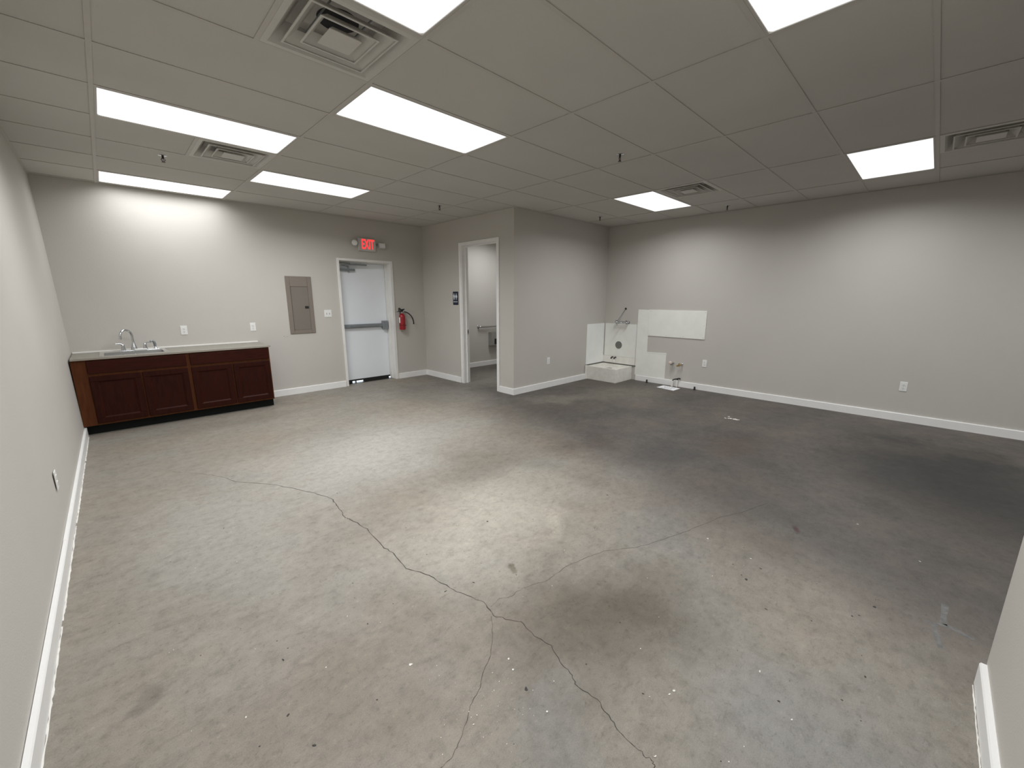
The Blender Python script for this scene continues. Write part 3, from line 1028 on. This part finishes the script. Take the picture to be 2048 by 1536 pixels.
cabinet('sink_cabinet', 'dark cherry sink base cabinet with wide left stile under the sink', -0.372, 0.505, 0.012, 0.022)
cabinet('base_cabinet', 'dark cherry base cabinet with open end toward the breaker panel', 0.505, 1.405, 0.030, 0.022)
fo = thing('cabinet_filler', 'brown wood filler board between the left wall and the sink cabinet', 'filler board', (-0.43, CFY, 0))
MB().box(-0.0580, 0.0575, 0.0, 0.020, 0.11, 0.845, 0.001).build('board', 'woodf', fo)
MB().box(-0.0515, 0.058, 0.077, 0.093, 0.0, 0.11).build('toe_board', 'toe', fo)

# countertop with sink cut-out
CT0, CT1 = 0.846, 0.866
kx0, kx1, ky0, ky1 = -0.225, 0.315, 5.640, 5.990
cto = thing('countertop', 'pale beige laminate countertop over the brown cabinets', 'countertop', (0.47, 5.87, CT0))
m = MB()
ox, oy = 0.47, 5.87
for (x0, x1, y0, y1) in ((-0.483, 1.425, 5.550, ky0), (-0.483, 1.425, ky1, BY - 0.001), (-0.483, kx0, ky0, ky1), (kx1, 1.425, ky0, ky1)):
    m.box(x0 - ox, x1 - ox, y0 - oy, y1 - oy, 0, CT1 - CT0)
m.build('slab', 'counter', cto)
MB().box(-0.483 - ox, 1.425 - ox, 5.5485 - oy, 5.550 - oy, 0, 0.020).build('edge_band', simple('dark_edge', (0.30, 0.27, 0.23), 0.5), cto)
MB().box(-0.483 - ox, 1.42 - ox, BY - 0.012 - oy, BY - 0.001 - oy, 0.0203, 0.038, 0.002).build('rear_strip', 'frame_paint', cto)

# sink
sk = thing('kitchen_sink', 'stainless steel drop-in sink set in the beige countertop', 'sink', (0.045, 5.845, CT1))
m = MB()
sx0, sx1, sy0, sy1 = -0.300, 0.300, -0.235, 0.255
bx0, bx1, by0, by1 = -0.262, 0.262, -0.198, 0.135
z1 = 0.006
for (x0, x1, y0, y1) in ((sx0, sx1, sy0, by0), (sx0, sx1, by1, sy1), (sx0, bx0, by0, by1), (bx1, sx1, by0, by1)):
    m.box(x0, x1, y0, y1, 0.0004, z1)
m.build('rim', simple('sink_rim', (0.80, 0.80, 0.79), 0.2, 1.0, var=0.02), sk)
m = MB()
dz = -0.17
m.hexa([(bx0 + .02, by0 + .02, dz), (bx1 - .02, by0 + .02, dz), (bx1 - .02, by1 - .02, dz), (bx0 + .02, by1 - .02, dz)],
       [(bx0 + .02, by0 + .02, dz + .003), (bx1 - .02, by0 + .02, dz + .003), (bx1 - .02, by1 - .02, dz + .003), (bx0 + .02, by1 - .02, dz + .003)])
for (p0, p1, q0, q1) in (((bx0, by0), (bx1, by0), (bx0 + .02, by0 + .02), (bx1 - .02, by0 + .02)), ((bx0, by1), (bx1, by1), (bx0 + .02, by1 - .02), (bx1 - .02, by1 - .02)),
                         ((bx0, by0), (bx0, by1), (bx0 + .02, by0 + .02), (bx0 + .02, by1 - .02)), ((bx1, by0), (bx1, by1), (bx1 - .02, by0 + .02), (bx1 - .02, by1 - .02))):
    a = [(p0[0], p0[1], z1 - .002), (p1[0], p1[1], z1 - .002), (q1[0], q1[1], dz), (q0[0], q0[1], dz)]
    b = [(x * 1.006, y * 1.006 + .0006, z) for x, y, z in a]
    m.hexa(a, b)
m.build('bowl', simple('sink_bowl', (0.42, 0.42, 0.41), 0.3, 1.0, var=0.05), sk)  # darker steel than the rim: shade inside the bowl put into the colour
MB().lathe([(0.042, dz + .0032), (0.040, dz + .006), (0.020, dz + .004)], (0, -0.03, 0), n=20).build('drain', 'chrome', sk, True)

# faucet
fc = thing('faucet', 'chrome gooseneck faucet with two lever handles and side sprayer behind the sink', 'faucet', (0.055, 6.040, CT1 + 0.006))
MB().box(-0.135, 0.235, -0.026, 0.026, 0.0, 0.010, 0.004, 2).build('deck_plate', 'chrome', fc)
MB().lathe([(0.032, 0.010), (0.030, 0.03), (0.022, 0.065), (0.014, 0.098), (0.0125, 0.11)], n=20).build('spout_base', 'chrome', fc, True)
gp = [(0, 0, 0.105)]
for k in range(15):
    a = PI * 0.02 + (PI * 1.02) * k / 14
    gp.append((-0.052 + 0.052 * math.cos(a) - 0.004 * k / 14 - 0.0, -0.085 * k / 14 * 0 + -0.052 * (1 - math.cos(a)) * 0.9, 0.178 + 0.078 * math.sin(a)))
gp.append((-0.112, -0.096, 0.150))
MB().tube(gp, [0.012] * (len(gp) - 3) + [0.0125, 0.0135, 0.0135], 12).build('spout', 'chrome', fc, True)
for s_, x in ((-1, -0.098), (1, 0.103)):
    h_ = MB().lathe([(0.024, 0.010), (0.022, 0.025), (0.017, 0.055), (0.018, 0.070), (0.012, 0.082)], (x, 0, 0), n=16).build('handle_base', 'chrome', fc, True)
    MB().tube([(x, 0, 0.074), (x + s_ * 0.022, -0.006, 0.090), (x + s_ * 0.062, -0.014, 0.092)], [0.010, 0.008, 0.0095], 10).build('lever', 'chrome', h_, True)
sy = MB().lathe([(0.022, 0.010), (0.020, 0.016), (0.013, 0.024), (0.012, 0.04)], (0.198, 0, 0), n=16).build('sprayer_base', 'chrome', fc, True)
MB().tube([(0.198, 0, 0.034), (0.198, 0, 0.070), (0.194, -0.002, 0.092), (0.178, -0.008, 0.108), (0.158, -0.016, 0.106)], [0.012, 0.015, 0.015, 0.013, 0.010], 12).build('sprayer', 'greymetal', fc, True)
tag(MB().box(0.052, 0.170, 5.968, 6.008, CT1 + 0.0062, CT1 + 0.030, 0.005, 2).build('white_block', 'plastic'),
    'small white block lying on the sink rim in front of the faucet', 'soap bar')

# ------------------------------------------------------------------ mop basin corner
mb = thing('mop_basin', 'white square floor mop basin in the corner', 'mop sink', (6.545, 3.375, 0))
x0, x1, y0, y1 = -0.283, 0.280, -0.325, 0.320
zt = 0.252
m = MB()
wl = 0.045
m.box(x0, x1, y0, y0 + wl, 0, zt, 0.004, 2)
m.box(x0, x0 + wl, y0 + wl - 0.006, y1, 0, zt - 0.0004, 0.004, 2)
m.box(x1 - wl, x1, y0 + wl - 0.006, y1, 0, zt - 0.0004, 0.004, 2)
m.box(x0 + wl - 0.006, x1 - wl + 0.006, y1 - wl, y1, 0, zt - 0.0008, 0.004, 2)
m.box(x0 + .01, x1 - .01, y0 + .01, y1 - .01, 0.0, 0.205)
m.build('basin', 'basin', mb)
MB().lathe([(0.06, 0.2052), (0.058, 0.209), (0.02, 0.207)], (0.0, 0.0, 0), n=20).build('drain', 'steel', mb, True)
MB().box(x0 - 0.052, x0 - 0.004, y1 - 0.03, y1 - 0.004, 0, 0.262, 0.003).build('side_cover', 'basin', mb)

# splash panels
pl = thing('splash_panel', 'white splash panel on the restroom wall beside the mop basin', 'wall panel', (6.545, YF, 0.27), 0, 'white splash panels round the mop basin')
MB().box(-0.305, 0.272, -0.009, -0.0005, 0.0, 0.762, 0.002).build('sheet', 'frp2', pl)
MB().box(-0.305, 0.272, -0.014, -0.0005, -0.012, -0.0005).build('joint', 'caulk', pl)
pr = thing('splash_panel', 'white splash panel with grey round cover behind the mop faucet', 'wall panel', (XR, 3.35, 0.27), -PI / 2, 'white splash panels round the mop basin')
MB().box(-0.325, 0.338, -0.009, -0.0005, 0.137, 0.762, 0.002).build('sheet', 'frp', pr)
MB().box(-0.352, 0.352, -0.014, -0.0005, 0.0, 0.134, 0.003).build('lower_strip', 'basin', pr)
MB().box(-0.340, 0.372, -0.016, -0.0005, -0.014, -0.0005).build('joint', 'caulk', pr)
MB().lathe([(0.080, -0.0095), (0.080, -0.012), (0.073, -0.013)], (-0.008, 0, 0.358), (0, 1, 0), 28).build('cover_ring', 'frp2', pr, True)
MB().lathe([(0.072, -0.0125), (0.072, -0.015), (0.06, -0.0165)], (-0.008, 0, 0.358), (0, 1, 0), 28).build('round_cover', 'disc', pr, True)
MB().box(0.342, 0.350, -0.011, -0.0005, 0.12, 0.762).build('edge_trim', 'frp2', pr)

# mop faucet
mf = thing('mop_faucet', 'chrome wall faucet with brace rod above the mop basin', 'faucet', (XR, 3.285, 1.062), -PI / 2)
for x in (-0.105, 0.105):
    MB().tube([(x, 0.0, 0.0), (x, -0.075, 0.0)], 0.013, 12).lathe([(0.030, -0.0005), (0.028, -0.008), (0.014, -0.012)], (x, 0, 0), (0, 1, 0), 16).build('inlet', 'chrome', mf, True)
    MB().lathe([(0.022, -0.060), (0.030, -0.078), (0.028, -0.100), (0.014, -0.108)], (x, 0, 0), (0, 1, 0), 12).lathe([(0.022, 0.016), (0.024, 0.026), (0.014, 0.036)], (x, -0.08, 0), n=12) \
        .tube([(x - 0.032, -0.08, 0.034), (x + 0.032, -0.08, 0.034)], 0.007, 8).build('handle', 'chrome', mf, True)
MB().tube([(-0.125, -0.075, 0.0), (0.125, -0.075, 0.0)], [0.020, 0.020], 12).build('body', 'chrome', mf, True)
MB().tube([(0.0, -0.075, 0.0), (0.0, -0.12, -0.004), (0.0, -0.20, -0.012), (0.0, -0.225, -0.02), (0, -0.232, -0.05)], 0.012, 10).build('spout', 'chrome', mf, True)
MB().tube([(-0.085, -0.09, 0.02), (0.030, -0.006, 0.252)], 0.005, 8).build('brace_rod', 'greymetal', mf, True)
MB().lathe([(0.020, -0.0005), (0.020, -0.008), (0.008, -0.012)], (0.030, 0, 0.252), (0, 1, 0), 12).build('brace_plate', 'bronze', mf, True)

# stub-outs under the splash
for k, (y, lab) in enumerate(((3.470, 'white capped pipe stub above the mop basin, nearer the corner'), (3.405, 'white capped pipe stub above the mop basin, farther from the corner'))):
    st = thing('pipe_stub', lab, 'pipe', (XR - 0.014, y, 0.385), -PI / 2, 'pipe stubs above the mop basin')
    MB().tube([(0, -0.0005, 0), (0, -0.035, 0.002), (0.0, -0.055, -0.006), (0.0, -0.062, -0.030)], 0.013, 10).build('elbow', 'bronze', st, True)
    MB().tube([(0, -0.062, -0.028), (-0.002, -0.063, -0.085)], 0.016, 10).build('cap', 'pvc', st, True)

# panels left from removed equipment
wp = thing('wall_panel', 'white L-shaped wall panel between the mop basin and the pipes', 'wall panel', (XR, 2.70, 0.10), -PI / 2, 'white wall panels')
MB().poly([(-0.290, -0.008, 0.001), (0.297, -0.008, 0.001), (0.297, -0.008, 0.458), (-0.070, -0.008, 0.446), (-0.080, -0.008, 1.200), (-0.292, -0.008, 1.206)], (0, 0.0075, 0), 0.0015).build('sheet', 'frp', wp)
MB().box(-0.070, 0.297, -0.0105, -0.0082, 0.440, 0.452).build('top_edge', 'frp2', wp)
wp = thing('wall_panel', 'white rectangular wall panel raised high on the right wall', 'wall panel', (XR, 2.28, 0.85), -PI / 2, 'white wall panels')
MB().box(-0.500, 0.504, -0.013, -0.0005, -0.005, 0.456, 0.002).build('sheet', 'frp', wp)
for x, z in ((-0.47, 0.43), (0.48, 0.43), (0.48, 0.02), (0.48, 0.22), (-0.15, 0.02), (0.15, 0.02), (-0.47, 0.02)):
    MB().lathe([(0.006, -0.0132), (0.004, -0.016)], (x, 0, z), (0, 1, 0), 8).build('screw', 'steel', wp, True)

# valves and drains by the outlet
vv = thing('shutoff_valve', 'white capped shutoff valve low on the right wall', 'valve', (XR, 2.27, 0.405), -PI / 2)
MB().tube([(0, -0.0005, 0), (0, -0.05, 0)], 0.012, 10).build('pipe', 'steel', vv, True)
MB().lathe([(0.020, -0.045), (0.028, -0.055), (0.028, -0.085), (0.016, -0.092)], (-0.012, 0, 0.006), (0.1, 1, 0), 14).build('cap', simple('pale_pink_plastic', (0.72, 0.62, 0.56), 0.45), vv, True)
MB().tube([(0.01, -0.055, 0.0), (0.045, -0.06, 0.010)], 0.010, 10).tube([(-0.03, -0.05, -0.028), (0.02, -0.055, -0.030)], 0.008, 8).build('valve_body', 'steel', vv, True)
bv = thing('brass_valve', 'brass shutoff valve beside the white panel on the right wall', 'valve', (XR, 2.145, 0.385), -PI / 2)
MB().tube([(0.035, -0.0005, 0.012), (0.035, -0.04, 0.012), (0.03, -0.055, 0.010)], 0.009, 10).build('pipe', 'steel', bv, True)
MB().tube([(0.05, -0.055, 0.012), (0.0, -0.055, -0.002), (-0.035, -0.058, -0.022)], [0.010, 0.014, 0.011], 10).build('valve_body', 'brass', bv, True)
MB().tube([(0.0, -0.055, -0.02), (0.004, -0.056, 0.030)], 0.009, 8).build('stem', 'brass', bv, True)
MB().lathe([(0.018, -0.001), (0.018, -0.006), (0.010, -0.010)], (0.035, 0, 0.012), (0, 1, 0), 12).build('escutcheon', 'chrome', bv, True)
dpz = thing('drain_pipe', 'white PVC drain pipe standing at the baseboard beside the paper sheet', 'pipe', (6.770, 2.232, 0), 0)
MB().tube([(0, 0, 0.0), (0, 0, 0.105)], 0.013, 12).lathe([(0.018, 0.0), (0.018, 0.018)], n=12).build('riser', 'pvc', dpz, True)
MB().tube([(0, 0, 0.100), (0.004, -0.02, 0.122), (0.012, -0.055, 0.135), (0.039, -0.07, 0.135)], 0.011, 10).build('elbow', 'bronze', dpz, True)
dpz = thing('drain_pipe', 'white PVC drain pipe bent into the baseboard behind its taller twin', 'pipe', (6.775, 2.150, 0), 0)
MB().tube([(0, 0, 0.0), (0, 0, 0.100), (0.004, 0.0, 0.125)], 0.012, 12).build('riser', 'pvc', dpz, True)
MB().tube([(0.002, 0, 0.120), (0.008, -0.006, 0.146), (0.020, -0.030, 0.150), (0.0345, -0.035, 0.138)], [0.012, 0.013, 0.013, 0.012], 10).build('elbow', 'black', dpz, True)
for (x, y, lab) in ((6.755, 2.700, 'short black floor bolt by the baseboard near the mop basin'), (6.765, 1.840, 'short black floor bolt by the baseboard under the outlet')):
    b = thing('floor_bolt', lab, 'bolt', (x, y, 0), 0, 'black floor bolts')
    MB().lathe([(0.017, 0.0), (0.015, 0.004), (0.014, 0.050), (0.010, 0.054)], n=12).build('shaft', 'black', b, True)
    MB().lathe([(0.022, 0.0), (0.022, 0.010), (0.018, 0.012)], n=6).build('nut', 'black', b)
pp = thing('paper_sheet', 'white printed paper sheet lying on the floor by the pipes', 'paper', (6.605, 2.215, 0.0006))
MB().poly([(-0.165, -0.160, 0), (0.085, -0.165, 0), (0.120, 0.150, 0), (-0.105, 0.165, 0)], (0, 0, 0.0012)).build('sheet', 'paper', pp)
m = MB()
for k in range(6):
    x = 0.06 - 0.034 * k
    a = -0.10 + 0.02 * random.random()
    while a < 0.09:
        ln = random.uniform(0.02, 0.05)
        m.box(x - 0.008, x + 0.006, a, min(a + ln, 0.11), 0.00125, 0.0016)
        a += ln + 0.012
m.build('printed_lines', 'ink', pp)

# ------------------------------------------------------------------ floor marks
rnd = random.Random(3)


def ribbon(pts, w0, name, mat, jit=0.006, sub=5, z=0.0004):
    path = []
    for i in range(len(pts) - 1):
        a, b = Vector(pts[i]), Vector(pts[i + 1])
        for k in range(sub):
            q = a.lerp(b, k / sub)
            nrm = Vector((-(b - a).y, (b - a).x))
            if nrm.length > 1e-6:
                nrm.normalize()
            path.append(q + nrm * rnd.uniform(-jit, jit) * (0 if k == 0 else 1))
    path.append(Vector(pts[-1]))
    bm = bmesh.new()
    prev = None
    n = len(path)
    for i, q in enumerate(path):
        tg = (path[min(i + 1, n - 1)] - path[max(i - 1, 0)]).normalized()
        nr = Vector((-tg.y, tg.x))
        ww = (w0[0] + (w0[1] - w0[0]) * i / (n - 1)) * rnd.uniform(0.45, 1.35) / 2
        v = (bm.verts.new((q.x + nr.x * ww, q.y + nr.y * ww, z)), bm.verts.new((q.x - nr.x * ww, q.y - nr.y * ww, z)))
        if prev:
            bm.faces.new((prev[0], prev[1], v[1], v[0]))
        prev = v
    mb_ = MB()
    mb_.bm.free()
    mb_.bm = bm
    o = mb_.build(name, mat, fl)
    return o


main = [(0.085, 3.726), (0.283, 3.464), (0.369, 3.315), (0.439, 3.1), (0.672, 2.786), (0.821, 2.468), (0.899, 2.242), (0.887, 2.078), (0.863, 1.895), (0.875, 1.839), (0.909, 1.642), (0.888, 1.388), (0.899, 1.262), (0.881, 1.096), (0.943, 0.952), (0.966, 0.786), (0.996, 0.684), (1.028, 0.582), (1.003, 0.482), (1.037, 0.411), (1.073, 0.36), (1.054, 0.259), (1.072, 0.17), (1.033, 0.091), (1.019, 0.013), (0.996, -0.016), (1.006, -0.115), (0.975, -0.197), (0.959, -0.255), (0.954, -0.32), (0.955, -0.366), (0.941, -0.382), (0.914, -0.416)]
b2 = [(0.993, 0.485), (0.927, 0.402), (0.846, 0.323), (0.762, 0.279), (0.715, 0.238), (0.637, 0.207), (0.59, 0.168), (0.532, 0.135), (0.484, 0.11), (0.437, 0.11), (0.384, 0.112)]
b3 = [(1.031, 0.534), (1.1, 0.546), (1.155, 0.516), (1.242, 0.516), (1.389, 0.463), (1.557, 0.465), (1.678, 0.438), (1.835, 0.396), (2.011, 0.274), (2.186, 0.207), (2.386, 0.143), (2.588, 0.085), (2.765, 0.04), (2.941, -0.043), (3.23, -0.133)]
ribbon(main[:8], (0.0020, 0.0058), 'crack', 'crack', 0.008)
ribbon(main[7:], (0.0055, 0.0024), 'crack', 'crack', 0.006)
ribbon(b2, (0.0021, 0.0015), 'crack', 'crack', 0.003)
ribbon(b3, (0.0016, 0.0030), 'crack', 'crack', 0.005)
for pts in ([(2.464, -0.993), (2.497, -1.075), (2.474, -1.156)], [(2.688, -1.063), (2.498, -1.056)], [(2.466, -1.025), (2.291, -1.048)]):
    ribbon(pts, (0.022, 0.03), 'pale_smear', 'smear', 0.002, 4, 0.0003)


for y0_, y1_ in ((5.55, 4.6), (4.55, 3.1), (3.05, 1.9), (1.85, 0.6)):
    n_ = 12
    ribbon([(XL(y0_ + (y1_ - y0_) * k / n_) + 0.0235, y0_ + (y1_ - y0_) * k / n_) for k in range(n_ + 1)], (0.006, 0.007), 'paint_edge', 'chip', 0.0016, 4, 0.0005)
ribbon([(STUB_X - 0.03 - 0.05 * k, STUB_Y + 0.0235) for k in range(12)], (0.004, 0.004), 'paint_edge', 'chip', 0.001, 3, 0.0005)
scuff = simple('scuff', (0.38, 0.36, 0.34), 0.7, var=0.1)
for cx_, cz_, w_, h_ in ((1.785, 0.925, 0.030, 0.012), (1.83, 0.918, 0.035, 0.010), (1.80, 0.905, 0.018, 0.008)):
    MB().poly([(cx_ + w_ / 2 * math.cos(2 * PI * k / 9) * rnd.uniform(0.6, 1.1), BY - 0.0003, cz_ + h_ / 2 * math.sin(2 * PI * k / 9) * rnd.uniform(0.6, 1.1)) for k in range(9)], (0, 0.0002, 0)) \
        .build('scuff_mark', scuff, bpy.data.objects['wall_back'])


def fleck(m, x, y, r, z=0.0015):
    n = rnd.randint(5, 8)
    a0 = rnd.uniform(0, 6)
    st = rnd.uniform(0.35, 1.0)
    an = rnd.uniform(0, PI)
    pts = []
    for k in range(n):
        a = a0 + 2 * PI * k / n
        q = r * rnd.uniform(0.5, 1.1)
        u, v = q * math.cos(a), q * st * math.sin(a)
        pts.append((x + u * math.cos(an) - v * math.sin(an), y + u * math.sin(an) + v * math.cos(an), 0.0002))
    m.poly(pts, (0, 0, z))


spk = [(0.57, 0.523, 2.6), (0.646, 0.441), (0.886, 0.254, 1.8), (0.863, 0.203, 1.6), (0.944, 0.05), (0.792, 0.252), (0.854, 0.082), (0.62, 0.193), (0.603, 0.144), (0.83, -0.012, 1.4), (1.225, -0.302, 2), (1.252, -0.308, 2), (1.159, -0.253), (1.078, 1.333), (1.667, 0.57), (2.475, 1.185), (3.066, 0.98), (0.976, -0.369, 2), (0.613, 0.17), (0.634, 0.161), (0.785, 0.204), (1.591, -0.52, 2.4), (1.451, -0.662, 1.6), (2.427, 0.001, 2), (2.397, -0.258, 2), (2.07, -0.157), (3.342, -0.651, 2), (3.082, -0.964, 2), (1.224, -0.569), (1.136, -0.549), (0.018, 0.752, 1.4), (0.02, 1.943), (0.31, 0.759, 1.2), (0.491, 0.976, 1.6), (-0.137, 1.317)]
m = MB()
for s_ in spk:
    k = s_[2] if len(s_) > 2 else 1.0
    fleck(m, s_[0], s_[1], 0.0034 * k)
for k in range(40):
    fleck(m, 0.65 + rnd.gauss(0, 0.10), 0.15 + rnd.gauss(0, 0.08), rnd.uniform(0.001, 0.0024), 0.0008)
for k in range(70):
    fleck(m, rnd.uniform(-0.4, 2.6), rnd.uniform(-0.5, 2.6), rnd.uniform(0.0012, 0.003), 0.0008)
m.build('paint_flecks', 'chip', fl, kind='stuff')
m = MB()
for (x, y) in [(2.336, -0.324), (2.004, -0.438), (2.197, -0.268), (2.174, -0.298), (2.412, -0.815), (2.253, -0.746), (2.283, -0.769), (1.873, -0.83), (1.679, -0.779), (1.499, -0.61), (2.075, -0.613), (0.935, 0.784), (1.084, 0.734), (1.101, 1.474), (1.547, 1.15), (1.153, -0.229), (2.477, 0.783), (0.84, 0.106), (0.192, 0.925), (0.132, 0.652), (0.222, 2.321), (0.164, 0.474)]:
    fleck(m, x, y, rnd.uniform(0.005, 0.011), 0.0006)
for k in range(120):
    fleck(m, rnd.uniform(-0.4, 3.2), rnd.uniform(-0.9, 2.8), rnd.uniform(0.0015, 0.005), 0.0005)
m.build('dark_grit', 'grit', fl, kind='stuff')
m = MB()
for k in range(9):
    fleck(m, 5.415 + rnd.uniform(-0.06, 0.06), 0.825 + rnd.uniform(-0.10, 0.10), rnd.uniform(0.012, 0.032), 0.004)
tag(m.build('plaster_crumbs', 'chip'), 'pale plaster crumbs scattered on the darker side of the floor', 'debris')
bpy.data.objects['plaster_crumbs']['kind'] = 'stuff'
